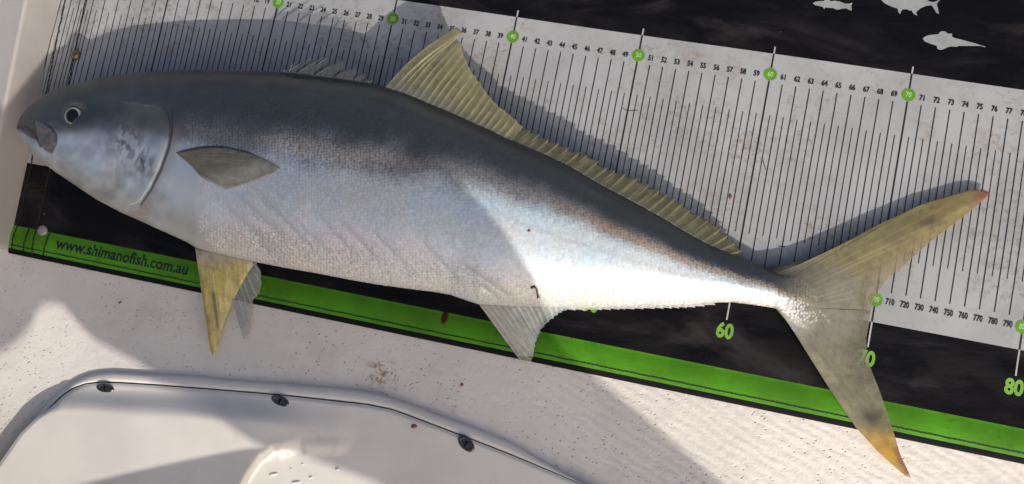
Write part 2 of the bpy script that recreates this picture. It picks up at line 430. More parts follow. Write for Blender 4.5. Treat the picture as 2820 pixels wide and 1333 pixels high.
def px_of(r):                                             # where the print of centimetre r lies (the end of the mat is rucked)
    return np.interp(r, [0, 1, 2, 3, 4, 5, 6, 7, 8, 9, 10, 11, 13, 20, 100], [.55, 1.5, 2.35, 3.05, 3.75, 4.81, 5.89, 7.0, 8.13, 9.26, 10.29, 11.28, 13.2, 20.02, 100])
def line_strip(x0, y0, x1, y1, wd, e=EPS):
    L = math.hypot(x1 - x0, y1 - y0); n = max(2, int(L / .45) + 2); t = np.linspace(0, 1, n)
    x = x0 + (x1 - x0) * t; y = y0 + (y1 - y0) * t
    nx_, ny_ = -(y1 - y0) / L * wd / 2, (x1 - x0) / L * wd / 2
    a = np.stack([x + nx_, y + ny_, zmat(x, y) + e], -1); b = np.stack([x - nx_, y - ny_, zmat(x, y) + e], -1)
    V = np.stack([a, b], 1).reshape(-1, 3); F = [[2 * i, 2 * i + 1, 2 * i + 3, 2 * i + 2] for i in range(n - 1)]
    return V, F
C1 = 1.62
def print_part(name, VF, m, par=None): return mesh(name, *VF, m, par or mat, False)
RMAX = 83
for r in range(0, RMAX):
    x = float(px_of(r))
    if r % 10 == 0 and r > 0:
        print_part("decimetre_mark", join([line_strip(x, -.01, x, -1.12, .12), line_strip(x, -2.14, x, WB + 2.14, .12), line_strip(x, WB + 1.12, x, WB + .01, .12)]), INK)
        print_part("band_mark", line_strip(x, .55, x, .01, .11), INKW); print_part("band_mark", line_strip(x, WB - .01, x, WB - 1.84, .11), INKW)
    else:
        print_part("centimetre_mark", line_strip(x, -2.28, x, WB + 2.28, .075), INK)
    xh = float(px_of(r + .5))
    print_part("half_mark", line_strip(xh, -4.75, xh, WB + 4.75, .06), INK)
_txt = {}
def text_mesh(s, size, bold=0.0, spacing=1.0):
    k = (s, size, bold)
    if k not in _txt:
        cu = bpy.data.curves.new("lettering", 'FONT'); cu.body = s; cu.size = size; cu.align_x = 'CENTER'; cu.align_y = 'CENTER'
        cu.offset = bold; cu.resolution_u = 3; cu.space_character = spacing
        o = bpy.data.objects.new("lettering", cu); COL.objects.link(o)
        dg = bpy.context.evaluated_depsgraph_get(); me = bpy.data.meshes.new_from_object(o.evaluated_get(dg))
        v = np.array([x.co[:] for x in me.vertices]); f = [list(p.vertices) for p in me.polygons]
        bpy.data.objects.remove(o); bpy.data.curves.remove(cu); bpy.data.meshes.remove(me)
        _txt[k] = (v, f)
    return _txt[k]
def put_text(s, cx, cy, size, bold=0, sx=1, sp=1.0, e=EPS + .008):
    v, f = text_mesh(s, size, bold, sp); V = v.copy(); V[:, 0] = V[:, 0] * sx + cx; V[:, 1] += cy
    V[:, 2] = zmat(V[:, 0], V[:, 1]) + e
    return V, f
for r in range(1, RMAX):
    x = float(px_of(r))
    if r % 10:
        print_part("ruler_number", put_text(str(r), x, -1.72, .58, .02, .76), INK); print_part("ruler_number", put_text(str(r * 10), x, WB + 1.62, .62, .018, .66), INK)
    else:
        for cy, s in ((-C1, str(r)), (WB + C1, str(r * 10))):
            th = np.linspace(0, 2 * math.pi, 33)[:-1]
            vx = np.r_[x, x + .49 * np.cos(th)]; vy = np.r_[cy, cy + .49 * np.sin(th)]
            d_ = print_part("ruler_dot", (np.stack([vx, vy, zmat(vx, vy) + EPS], -1), [[0, i + 1, (i + 1) % 32 + 1] for i in range(32)]), DOTG)
            print_part("dot_number", put_text(s, x, cy, .54, .006, .78 if len(s) < 3 else .62), INKL, d_)
        print_part("band_number", put_text(str(r), x + (.35 if r == 10 else 0), -21.28 if r > 10 else -20.3, 1.5, .06, .82), INKG)
a = text_mesh("www.shimanofish.com.au", 1.3, .028); wdt = a[0][:, 0].max() - a[0][:, 0].min()
mesh("web_address", *put_text("www.shimanofish.com.au", 11.8, -24.72, 1.3, .028, 11.95 / wdt), INK, mat, False)
# stitching: broken dashes
def stitch(x0, y0, x1, y1, wob=.02, d=.32, wd=.085):
    L = math.hypot(x1 - x0, y1 - y0); n = int(L / d); out = []
    for i in range(n):
        a, b = (i + .02) / n, (i + .93) / n; o0, o1 = random.uniform(-wob, wob), random.uniform(-wob, wob)
        ux, uy = -(y1 - y0) / L, (x1 - x0) / L
        out.append(line_strip(x0 + (x1 - x0) * a + ux * o0, y0 + (y1 - y0) * a + uy * o0, x0 + (x1 - x0) * b + ux * o1, y0 + (y1 - y0) * b + uy * o1, wd, EPS + .02))
    return out
S_ = stitch(1.6, -25.58, XR, -25.58, .02) 
for x0, wd in ((.75, .13), (2.75, .13)):
    ya = np.linspace(12, -26.1, 12)
    for i in range(11):
        dx = lambda y: x0 + float(leftx(y)) * .72
        S_ += stitch(dx(ya[i]), ya[i], dx(ya[i + 1]), ya[i + 1], .05, .36, wd)
for x0 in (3.05, 5.0):
    S_ += stitch(x0, -24.0, x0 - .1, -25.9, .05, .2, .14)
mesh("stitching", *join(S_), THREAD, mat, False)
# stray pen marks on the ruler
def pen(name, pts):
    P = inv([p[0] for p in pts], [p[1] for p in pts], 0.)
    print_part(name, join([line_strip(*P[i][:2], *P[i + 1][:2], .045, EPS + .01) for i in range(len(P) - 1)]), INK)
pen("pen_mark", [(1714, 297), (1721, 303), (1732, 306), (1745, 305), (1757, 304)])
pen("pen_mark", [(2142, 678), (2152, 679), (2163, 679)])
pen("pen_mark", [(2097, 438), (2101, 443), (2104, 450), (2109, 468)])
# rivets through the end of the mat
c = inv(207, 151, .4); mesh("rivet", *lathe([(.42, -.05), (.42, .02), (.38, .1), (.26, .17), (.12, .2), (.02, .205)], c + [0, 0, .02], 24), BRASS, mat)['label'] = "dull brass rivet at the top end of the mat"
c = inv(117, 635, .25); mesh("rivet", *lathe([(.44, -.05), (.44, .02), (.40, .08), (.26, .12), (.02, .13)], c + [0, 0, .02], 24), GREYCAP, mat)['label'] = "grey rivet on the edge of the green hem"
# the three printed fish outlines in the black band
def print_poly(name, pts):
    P = inv(np.array([p[0] for p in pts]), np.array([p[1] for p in pts]), 0.)
    bm = bmesh.new(); vs_ = [bm.verts.new((q[0], q[1], 0)) for q in P]; f = bm.faces.new(vs_)
    bmesh.ops.triangulate(bm, faces=[f]); bm.verts.index_update()
    V = np.array([v.co[:] for v in bm.verts]); F = [[v.index for v in f.verts] for f in bm.faces]; bm.free()
    V[:, 2] = zmat(V[:, 0], V[:, 1]) + EPS + .01
    for i, f_ in enumerate(F):
        a_, b_, c_ = V[f_[0]], V[f_[1]], V[f_[2]]
        if np.cross(b_ - a_, c_ - a_)[2] < 0: F[i] = f_[::-1]
    return mesh(name, V, F, INKS, mat, False)
k = 620 / 2576.
zp = lambda L: [(2200 + x * k, y * k) for x, y in L]
print_poly("fish_outline", zp([(160, 40), (185, 22), (230, 14), (285, 12), (300, -6), (345, -4), (362, 14), (410, 9), (470, 18), (520, 40), (570, 42), (612, 30), (600, 62), (606, 124), (570, 112), (545, 98), (490, 100), (455, 112), (415, 108), (395, 92), (345, 92), (300, 86), (290, 106), (270, 78), (220, 68), (180, 58)]))
print_poly("fish_outline", zp([(944, 0), (960, -50), (1150, -110), (1330, -70), (1440, -20), (1500, 20), (1550, 22), (1622, -8), (1600, 15), (1578, 44), (1590, 90), (1604, 160), (1575, 148), (1545, 100), (1520, 60), (1460, 66), (1390, 95), (1352, 130), (1340, 145), (1356, 178), (1320, 165), (1290, 122), (1255, 118), (1240, 106), (1185, 108), (1170, 130), (1158, 162), (1138, 140), (1130, 98), (1060, 76), (985, 40)]))
print_poly("fish_outline", zp([(1417, 444), (1440, 420), (1490, 402), (1560, 394), (1598, 390), (1608, 370), (1640, 356), (1680, 362), (1700, 384), (1758, 388), (1745, 408), (1772, 432), (1850, 452), (2030, 500), (2090, 522), (2137, 534), (2125, 542), (2075, 526), (1830, 526), (1810, 536), (1740, 532), (1690, 545), (1660, 562), (1615, 572), (1585, 558), (1578, 524), (1500, 500), (1440, 474)]))

# ------------------------------------------------------------------ hatch with its frame, gasket and screws
hatch = thing("deck_hatch", (25, -42, ZD), "cream moulded hatch lid with dark screws set in the deck below the fish", "hatch")
F1 = [(-80, 1420), (-10, 1290), (60, 1195), (96, 1150), (131, 1109), (164, 1079), (202, 1049), (241, 1031), (273, 1025), (309, 1022), (383, 1026), (547, 1033), (600, 1041), (764, 1053), (928, 1065), (1037, 1080), (1120, 1106), (1229, 1147), (1300, 1172), (1410, 1219), (1519, 1283), (1590, 1323), (1760, 1405)]
F2 = [(-60, 1400), (6, 1290), (75, 1195), (110, 1154), (145, 1115), (175, 1086), (202, 1068), (235, 1056), (273, 1052), (328, 1053), (437, 1060), (600, 1073), (700, 1081), (791, 1089), (1010, 1113), (1079, 1127), (1161, 1157), (1300, 1210), (1410, 1253), (1607, 1335), (1760, 1398)]
LB = [(-80, 1420), (-40, 1340), (0, 1273), (27, 1235), (55, 1194), (93, 1157), (145, 1117), (175, 1088), (202, 1070), (235, 1058), (273, 1054), (328, 1055), (437, 1062), (600, 1075), (700, 1083), (791, 1091), (1010, 1115), (1079, 1129), (1161, 1159), (1300, 1212), (1410, 1255), (1607, 1337), (1760, 1400)]
f1, f2 = resample(F1, 220), resample(F2, 220)
prof = [(0, ZD - .02), (.06, ZD + .1), (.16, .0), (.3, .08), (.5, .15), (.72, .2), (.88, .18), (.97, .1), (1.0, -.15)]
rows = []
for t, z in prof:
    q = f1 + (f2 - f1) * t; rows.append(inv(q[:, 0], q[:, 1], z))
mesh("frame", np.array(rows).reshape(-1, 3), gridfaces(len(prof), 220), GEL, hatch, recalc=False)
g = resample(F2, 160); gz = inv(g[:, 0], g[:, 1] + 2, .08)
mesh("gasket", *tube(gz, .075, 8), RUBBER, hatch)
Q = [(-60, 1330), (10, 1250), (55, 1190), (109, 1149), (164, 1136), (246, 1137), (355, 1145), (492, 1151), (615, 1157), (680, 1164), (764, 1174), (840, 1183), (912, 1186), (826, 1196), (750, 1224), (716, 1250), (690, 1288), (662, 1336), (625, 1420), (620, 1520), (-60, 1520)]
WID = [30, 30, 40, 60, 78, 78, 80, 80, 78, 78, 78, 76, 70, 50, 28, 17, 14, 14, 14, 14, 14]
def zlid(px, py):
    d, i = dist_poly(px, py, Q, True); ins = inside(px, py, Q)
    wd = np.array(WID, float)[i]
    # interpolate width a little to hide seams
    k_ = np.where(ins, 1.0, 1 - smooth(d, 0, 1) * 0 - np.clip(d / wd, 0, 1))
    k_ = k_ * k_ * (3 - 2 * k_)
    plate = 1.05 + .003 * np.clip(py - 1140, 0, 200) * smooth(px, 760, 40)
    plate = .22 + (plate - .22) * (1 - .8 * smooth(px, 690, 900) * smooth(py, 1260, 1200))
    z = .22 + (plate - .22) * k_
    z = z + .10 * smooth(dist_poly(px, py, LB)[0], 0, 9)
    # gentle bowl at the right
    z = z - .08 * np.exp(-(((px - 1000) / 260) ** 2 + ((py - 1330) / 90) ** 2)) * (1 - k_)
    return z
lb = np.array(LB, float); xs = np.r_[np.linspace(-80, 330, 140), np.linspace(335, 1760, 300)]; yb = np.interp(xs, lb[:, 0], lb[:, 1])
for _ in range(3): yb[1:-1] = (yb[:-2] + 2 * yb[1:-1] + yb[2:]) / 4
t = np.linspace(0, 1, 90) ** 1.3
PX = np.repeat(xs[:, None], 90, 1); PY = yb[:, None] + (1560 - yb[:, None]) * t[None]
Z = zlid(PX, PY)
for _ in range(2): Z[1:-1, 1:-1] = (Z[1:-1, 1:-1] * 4 + Z[:-2, 1:-1] + Z[2:, 1:-1] + Z[1:-1, :-2] + Z[1:-1, 2:]) / 8
P = inv(PX, PY, Z)
sk = P[:, :1].copy(); sk[..., 2] = ZD; r1 = P[:, :1].copy(); r1[..., 2] -= .06; P[:, 0, :] = P[:, 0, :] * .6 + P[:, 1, :] * .4
P = np.concatenate([sk, r1, P], 1)
mesh("lid", P.reshape(-1, 3), gridfaces(P.shape[0], P.shape[1])[:, ::-1], GEL, hatch)
for (px, py, rx, ry, rot) in ((290, 1069, .78, .34, .22), (772, 1104, .78, .37, 0.0), (1284, 1222, .78, .44, -.35)):
    z = float(zlid(np.array([px * 1.]), np.array([py * 1.]))[0]); c = inv(px, py, z)
    rot = rot - .18
    V, F = lathe([(1, -.12), (1, .03), (.96, .08), (.86, .13), (.74, .14), (.66, .10), (.5, .09), (.25, .12), (.03, .13)], c, 28, rx, ry, rot)
    scr = mesh("screw", V, F, STEEL, hatch)
    V, F = lathe([(1, .125), (.9, .15), (.1, .16)], c, 12, rx * .1, ry * .62, rot + .1)
    mesh("slot", V, F, RUBBER, scr)

# ------------------------------------------------------------------ the fish
fish = thing("fish", (40, -14, 0), "large silver fish with yellow fins laid on the measuring mat", "fish")
TOP = [(46, 352), (50, 335), (60, 316), (77, 296), (110, 268), (134, 255), (175, 238), (230, 225), (274, 215), (312, 209), (373, 200), (438, 196), (493, 193), (564, 191), (705, 194), (787, 198), (869, 207), (952, 218), (1012, 226), (1061, 239), (1121, 257), (1187, 285), (1253, 312), (1308, 337), (1362, 361), (1410, 385), (1492, 418), (1574, 457), (1656, 506), (1739, 550), (1821, 594), (1892, 637), (1957, 672), (2000, 690), (2055, 713), (2115, 742), (2150, 755), (2200, 752), (2250, 745), (2290, 752), (2318, 772), (2336, 803), (2345, 842)]
BOT = [(46, 354), (50, 368), (60, 383), (71, 394), (88, 425), (115, 446), (153, 474), (214, 515), (263, 548), (329, 583), (383, 607), (438, 632), (493, 657), (515, 667), (539, 682), (590, 697), (640, 708), (705, 722), (787, 738), (869, 752), (951, 768), (1033, 783), (1115, 794), (1197, 804), (1241, 812), (1274, 824), (1318, 838), (1380, 842), (1481, 845), (1563, 848), (1651, 847), (1738, 845), (1820, 843), (1891, 841), (1957, 834), (2012, 832), (2038, 835), (2090, 842), (2135, 849), (2170, 880), (2200, 904), (2245, 924), (2285, 926), (2314, 910), (2334, 884), (2345, 846)]
TOP, BOT = np.array(TOP, float), np.array(BOT, float)
def ytop(x): return np.interp(x, TOP[:, 0], TOP[:, 1])
def ybot(x): return np.interp(x, BOT[:, 0], BOT[:, 1])
ZX = [46, 100, 200, 350, 500, 800, 1100, 1400, 1700, 1950, 2120, 2225, 2345]
ZC = [3.2, 3.3, 3.5, 3.7, 3.9, 4.1, 4.0, 3.5, 2.6, 1.7, 1.1, .75, .55]
HH = [.25, 1.35, 2.45, 3.3, 3.75, 4.15, 4.1, 3.6, 2.65, 1.55, .85, .17, .015]
xx = np.linspace(46, 2345, 1200)
def _sm(v, k=60):
    a = np.interp(xx, ZX, v); p = np.r_[np.full(k, a[0]), a, np.full(k, a[-1])]
    return np.convolve(p, np.ones(2 * k + 1) / (2 * k + 1), 'valid')
_zc, _hh = _sm(ZC, 50), _sm(HH, 22)
_hh *= smooth(xx, 40, 66) * .75 + .25
zc = lambda x: np.interp(x, xx, _zc)
hh = lambda x: np.interp(x, xx, _hh)
def prof_u(u):
    c = np.abs(2 * u - 1); back = smooth(u, .5, .15)
    return np.clip(1 - c ** (2.15 - .35 * back), 0, 1) ** (.62 + .14 * back)
OPER = [(343, 286), (384, 288), (440, 294), (461, 305), (468, 330), (468, 356), (461, 400), (438, 466), (411, 520), (384, 559), (350, 571), (307, 562), (262, 536)]
POSTOP = [(474, 300), (474, 360), (466, 404), (443, 470), (416, 524), (388, 564)]
MOUTH = [(49, 350), (71, 347), (92, 360), (103, 384), (84, 380), (60, 362)]
JAWP = [(96, 328), (110, 334), (137, 350), (155, 370), (155, 394), (143, 421), (124, 412), (109, 394), (101, 366)]
FOLDS = [((590, 535), (735, 672), .035), ((640, 520), (790, 660), .04), ((690, 500), (862, 690), .045), ((770, 560), (910, 700), .03), ((850, 560), (985, 712), .03), ((925, 590), (1050, 728), .03), ((1010, 620), (1130, 745), .03), ((1140, 640), (1260, 770), .03), ((1240, 700), (1420, 830), .05), ((1290, 760), (1390, 835), .05), ((700, 660), (800, 735), .04)]
def crease(px, py, a, b, w_):
    dx, dy = b[0] - a[0], b[1] - a[1]; L = dx * dx + dy * dy
    t = ((px - a[0]) * dx + (py - a[1]) * dy) / L; d = ((px - a[0]) * dy - (py - a[1]) * dx) / math.sqrt(L)
    return np.exp(-(d / w_) ** 2) * smooth(t, -.12, .3) * smooth(t, 1.12, .7)
def disp(px, py):
    d, _ = dist_poly(px, py, OPER)
    z = -.05 * np.exp(-(d / 6) ** 2)
    z = z - .22 * np.exp(-(dist_poly(px, py, MOUTH[:4])[0] / 6) ** 2)
    z = z - .05 * np.exp(-(dist_poly(px, py, [(78, 300), (88, 322), (105, 342)])[0] / 4) ** 2)
    z = z + .05 * np.exp(-(dist_poly(px, py, [(150, 450), (205, 492), (262, 530), (305, 553)])[0] / 5) ** 2) - .05 * np.exp(-(dist_poly(px, py, [(158, 440), (212, 480), (268, 518), (310, 543)])[0] / 5) ** 2) - .05 * np.exp(-(dist_poly(px, py, [(326, 340), (322, 420), (316, 500)])[0] / 4) ** 2)
    # hollow of the cheek behind the eye and folds of the belly skin
    z = z - .12 * np.exp(-(((px - 270) / 40) ** 2 + ((py - 330) / 40) ** 2)) + .10 * np.exp(-(((px - 205) / 34) ** 2 + ((py - 318) / 34) ** 2))
    for a, b, s in FOLDS:
        z = z - 2.8 * s * crease(px, py, a, b, 9) + .7 * s * crease(px, py, (a[0] + 20, a[1] - 16), (b[0] + 20, b[1] - 16), 12)
    # raised keel along the lateral line at the tail
    z = z + .07 * np.exp(-(dist_poly(px, py, [(1900, 765), (2100, 800), (2300, 842)])[0] / 12) ** 2) * smooth(px, 1850, 2050) * smooth(px, 2290, 2180)
    return z
def zb(px, py):
    px = np.asarray(px, float); py = np.asarray(py, float)
    u = np.clip((py - ytop(px)) / np.maximum(ybot(px) - ytop(px), 1e-3), 0, 1)
    edge_ = smooth(np.minimum(u, 1 - u), 0, .08)
    return np.maximum(zc(px) + hh(px) * prof_u(u) + disp(px, py) * edge_, .02)
# skin tint, sheen and fold shade put in, and how silvery it is
UBX = [46, 203, 330, 480, 700, 1000, 1200, 1340, 1600, 1850, 2050, 2345]
UBV = [.62, .42, .36, .37, .40, .40, .35, .31, .33, .41, .50, .45]
def skin(px, py, fine=True):
    px = np.asarray(px, float); py = np.asarray(py, float)
    u = np.clip((py - ytop(px)) / np.maximum(ybot(px) - ytop(px), 1e-3), 0, 1)
    ub = np.interp(px, UBX, UBV)
    nz = (fbm(px / 60, py / 60, 3) - .47) * .12
    f = smooth(u + nz, ub - .20, ub + .18)
    dark = np.array([.033, .037, .041]); mid = np.array([.13, .133, .137]); sil = np.array([.455, .505, .535]); wht_ = np.array([.34, .34, .325])
    f1_ = smooth(f, 0, .5)[..., None]; f2_ = smooth(f, .45, 1)[..., None]
    c = dark * (1 - f1_) + mid * f1_; c = c * (1 - f2_) + sil * f2_
    black_ridge = (1 - smooth(u, .0, .05))[..., None] * (px > 250)[..., None]
    c = c * (1 - .6 * black_ridge)
    be = smooth(u + nz, .74, .93)[..., None]
    c = c * (1 - be) + wht_ * be
    # bronze stripe from the gill cover to the tail along the boundary
    st = np.exp(-((u - ub + .02) / .05) ** 2)[..., None] * (.25 + .75 * smooth(px, 1350, 1750))[..., None] * smooth(px, 300, 500)[..., None]
    c = c * (1 - .55 * st) + np.array([.27, .19, .12]) * .55 * st
    # head: smooth bluish cheek, olive upper gill cover, mottles
    hd = smooth(px, 500, 440)
    ol = np.exp(-(((px - 405) / 62) ** 4 + ((py - 325) / 40) ** 4)) * hd
    c = c * (1 - .75 * ol[..., None]) + np.array([.115, .115, .085]) * .75 * ol[..., None]
    mo = smooth(fbm(px / 8, py / 13, 11), .42, .56) * np.maximum(np.exp(-(((px - 350) / 45) ** 2 + ((py - 385) / 60) ** 2)), np.exp(-(((px - 395) / 28) ** 2 + ((py - 445) / 48) ** 2))) * hd
    c = c * (1 - .85 * mo[..., None]) + np.array([.07, .066, .072]) * .85 * mo[..., None]
    ch = fbm(px / 30, py / 30, 21)[..., None]; c = c * (1 + hd[..., None] * np.array([-.03, .01, .05]))
    c = c * (1 + hd[..., None] * (.85 * ch - .46))
    eye = np.exp(-(((px - 212) / 62) ** 4 + ((py - 308) / 46) ** 4))[..., None]
    c = c * (1 - .85 * eye) + np.array([.03, .034, .034]) * .85 * eye
    line = np.exp(-(dist_poly(px, py, [(335, 282), (384, 287), (440, 297)])[0] / 2.5) ** 2)[..., None]
    c = c * (1 - .4 * line) + np.array([.24, .23, .19]) * .4 * line
    pre = np.exp(-(dist_poly(px, py, [(333, 345), (332, 380), (328, 416), (322, 480), (314, 512)])[0] / 3) ** 2)[..., None]
    c = c * (1 - .22 * pre) + np.array([.5, .5, .5]) * .22 * pre
    # bloody throat, gill slit, mouth
    bl = (np.exp(-(dist_poly(px, py, [(250, 545), (330, 585), (385, 590), (400, 575)])[0] / 10) ** 2) * smooth(fbm(px / 8, py / 8, 31), .3, .6))[..., None]
    c = c * (1 - .7 * bl) + np.array([.36, .16, .12]) * .7 * bl
    gs = np.exp(-(dist_poly(px, py, POSTOP)[0] / (2.2 + 2.4 * smooth(py, 330, 420) * smooth(py, 575, 500))) ** 2)[..., None]
    c = c * (1 - .95 * gs) + np.array([.012, .008, .008]) * .95 * gs
    gs2 = np.exp(-(dist_poly(px, py, [(p[0] + 11, p[1] + 3) for p in POSTOP[1:]])[0] / 8) ** 2)[..., None]
    c = c * (1 - .4 * gs2) + np.array([.28, .19, .17]) * .4 * gs2
    mm = (inside(px, py, MOUTH) * 1.0)[..., None]
    c = c * (1 - .85 * mm) + np.array([.12, .04, .034]) * .85 * mm
    sn = smooth(px, 150, 60)[..., None] * smooth(u, .95, .5)[..., None]
    c = c * (1 - .75 * sn) + np.array([.085, .08, .078]) * .75 * sn
    lip = np.exp(-(dist_poly(px, py, [(78, 300), (88, 322), (105, 338), (140, 348), (165, 356)])[0] / 3.2) ** 2)[..., None]
    c = c * (1 - .7 * lip) + np.array([.05, .048, .048]) * .7 * lip
    lat = np.exp(-(dist_poly(px, py, [(500, 250), (700, 305), (900, 385), (1080, 470), (1300, 560), (1500, 640), (1700, 706), (1900, 765)])[0] / 5) ** 2)[..., None]
    c = c * (1 - .13 * lat)
    root = smooth(px + 30 * (u - .5), 2085, 2290)[..., None]; c = c * (1 - .9 * root) + np.array([.21, .195, .14]) * .9 * root
    pink_sheen = (np.exp(-((u - .80) / .07) ** 2) * smooth(px, 480, 640) * smooth(px, 1560, 1380))[..., None]
    c = c * (1 + pink_sheen * np.array([.06, -.015, .0]))  # pink sheen of the lower flank put into the colour
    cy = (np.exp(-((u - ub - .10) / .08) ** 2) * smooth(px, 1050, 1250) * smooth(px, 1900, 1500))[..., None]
    c = c * (1 + cy * np.array([-.06, .03, .05]))  # bluish sheen below the dark back put into the colour
    fold_shade = np.zeros(np.shape(px))
    for a, b, k_ in FOLDS: fold_shade = np.maximum(fold_shade, crease(px, py, a, b, 6) * (.4 + k_ * 10))
    c = c * (1 - .22 * fold_shade[..., None])  # shade in the belly folds put into the colour
    jl = np.exp(-(dist_poly(px, py, JAWP, True)[0] / 3.0) ** 2)[..., None]; c = c * (1 - .75 * jl)
    ml = np.exp(-(dist_poly(px, py, [(47, 351), (72, 348), (92, 358), (104, 384), (112, 404)])[0] / 3.5) ** 2)[..., None]
    c = c * (1 - .9 * ml) + np.array([.04, .018, .016]) * .9 * ml
    s_ = (1 - .85 * root[..., 0]) * np.clip(f * 1.0, 0, 1) * (1 - .45 * be[..., 0]) * (1 - eye[..., 0]) * (1 - gs[..., 0]) * (1 - bl[..., 0])
    return c, s_
nxb = 720; nu = 110
bx = np.r_[np.linspace(46, 90, 26)[:-1], np.linspace(90, 560, 200)[:-1], np.linspace(560, 2345, nxb - 224)]
th = np.linspace(0, math.pi, nu); U = (1 - np.cos(th)) / 2
BX = np.repeat(bx[:, None], nu, 1); BY = ytop(BX) + (ybot(BX) - ytop(BX)) * U[None]
BZ = zb(BX, BY); PT = inv(BX, BY, BZ)
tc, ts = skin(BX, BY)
nl = 24; Ul = U[::-1][np.linspace(0, nu - 1, nl + 2).astype(int)][1:-1]
LX = np.repeat(bx[:, None], nl, 1); LY = ytop(LX) + (ybot(LX) - ytop(LX)) * Ul[None]
LZ = np.maximum(zc(LX) - np.minimum(hh(LX), zc(LX)) * prof_u(Ul)[None] , .1); PL = inv(LX, LY, zc(LX)); PL[..., 2] = LZ
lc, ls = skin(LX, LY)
PB = np.concatenate([PT, PL], 1); cc = np.concatenate([tc, lc], 1); ss = np.concatenate([ts, ls], 1)
m_ = nu + nl
F = gridfaces(nxb - 1 if len(bx) != nxb else nxb, m_, 0, True)
n_ = len(bx); F = gridfaces(n_, m_, 0, True)[:, ::-1].tolist(); F += [list(range(m_)), list(range((n_ - 1) * m_, n_ * m_))[::-1]]
body = mesh("body", PB.reshape(-1, 3), F, SKIN, fish, col=cc.reshape(-1, 3), sil=ss.ravel())

# ---- scales: small overlapping shields over the flank, one mesh
def surf(px, u):
    py = ytop(px) + (ybot(px) - ytop(px)) * u
    return inv(px, py, zb(px, py)), py
cols = []
x = 505.0
axis_pts = []
PXS = np.arange(500, 2340, 8.4)
us = (1 - np.cos(np.linspace(.0, math.pi, 260))) / 2
SP, SX, SY, SJ = [], [], [], []
for ci, x in enumerate(PXS):
    P, py = surf(np.full_like(us, x), us)
    arc = np.r_[0, np.cumsum(np.linalg.norm(np.diff(P, axis=0), axis=1))]
    ul = np.interp(x, [500, 700, 1000, 1300, 1600, 1900, 2340], [.2, .22, .33, .42, .52, .62, .55]); a0 = np.interp(ul, us, arc)
    k0 = math.ceil((.12 - a0) / .236); k1 = math.floor((arc[-1] - .10 - a0) / .236)
    q = a0 + (np.arange(k0, k1) + (.5 * (ci % 2) + .13 * math.sin(ci * 2.1))) * .236
    q = q[(q > .1) & (q < arc[-1] - .08)] + rng.normal(0, .026, ((q > .1) & (q < arc[-1] - .08)).sum())
    u = np.interp(q, arc, us); SX += list(np.full_like(u, x) + rng.normal(0, 1.3, len(u))); SJ += list(u)
SX, SJ = np.array(SX), np.array(SJ)
gill = np.interp(ytop(SX) + (ybot(SX) - ytop(SX)) * SJ, [190, 300, 370, 470, 560, 640, 700], [520, 500, 520, 545, 560, 560, 600])
taperx = 2180 + 110 * np.exp(-((SJ - .25) / .2) ** 2) + 70 * np.exp(-((SJ - .7) / .2) ** 2)
keep = (SJ > .075 + .02 * rng.random(len(SJ))) & (SX > gill + rng.normal(0, 8, len(SX))) & (SX < taperx + rng.normal(0, 24, len(SX))); SX, SJ = SX[keep], SJ[keep]
P0, SYp = surf(SX, SJ); P1, _ = surf(SX + 2, SJ); P2, _ = surf(SX, np.clip(SJ + .004, 0, 1)); P3, _ = surf(SX, np.clip(SJ - .004, 0, 1))
e1 = P1 - P0; e1 /= np.linalg.norm(e1, axis=1)[:, None]
e2 = P2 - P3; nn = np.cross(e1, e2); nn /= np.linalg.norm(nn, axis=1)[:, None]; nn[nn[:, 2] < 0] *= -1
e2 = np.cross(nn, e1)
# rows run a little down towards the tail with the body
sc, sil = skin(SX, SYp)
N = len(SX)
rnd = rng.normal(0, 1, (N, 3))
big = np.interp(SX, [500, 700, 1100, 1500, 2340], [.75, .85, 1.0, 1.12, 1.1]) * (1 + .06 * rnd[:, 0])
# skin fold round the pectoral fin and the belly is nearly smooth
fade_t = smooth(2180 + 110 * np.exp(-((SJ - .25) / .2) ** 2) + 70 * np.exp(-((SJ - .7) / .2) ** 2) - SX, -20, 170); big = big * (.55 + .45 * fade_t)
soft = (.1 + .9 * fade_t) * (1 - .5 * smooth(SJ, .6, .8)) * (.12 + .88 * smooth(SX + rng.normal(0, 30, N), 500, 760)) * np.clip(1 - .75 * np.exp(-(((SX - 620) / 190) ** 2 + ((SYp - 470) / 110) ** 2)), .15, 1) * (1 - .6 * smooth(SJ, .86, .97)) * (1 - .8 * smooth(SJ, .22, .08))
loc = np.array([(0, 0, .35), (-.62, 0, -.5), (-.45, .62, -.35), (.05, .62, .05), (.42, .40, .55), (.58, 0, .8), (.42, -.40, .55), (.05, -.62, .05), (-.45, -.62, -.35)])
sx_, sy_, sz_ = .275, .25, .022
tilt = .016 * rnd[:, 1]; roll = .018 * rnd[:, 2]
off = (P0[:, None, :] + e1[:, None, :] * (loc[None, :, 0:1] * sx_ * big[:, None, None]) + e2[:, None, :] * (loc[None, :, 1:2] * sy_ * big[:, None, None])
       + nn[:, None, :] * ((loc[None, :, 2:3] * sz_ * soft[:, None, None] + .012 + (loc[None, :, 0:1] * tilt[:, None, None] + loc[None, :, 1:2] * roll[:, None, None]) * .24 * soft[:, None, None])))
V = off.reshape(-1, 3)
base = (np.arange(N) * 9)[:, None]
tri = np.array([[0, i, i % 8 + 1] for i in range(1, 9)])
F = (base[:, None, :] + tri[None]).reshape(-1, 3)
# orient upwards
v0, v1, v2 = V[F[0][0]], V[F[0][1]], V[F[0][2]]
if np.dot(np.cross(v1 - v0, v2 - v0), nn[0]) < 0: F = F[:, ::-1]
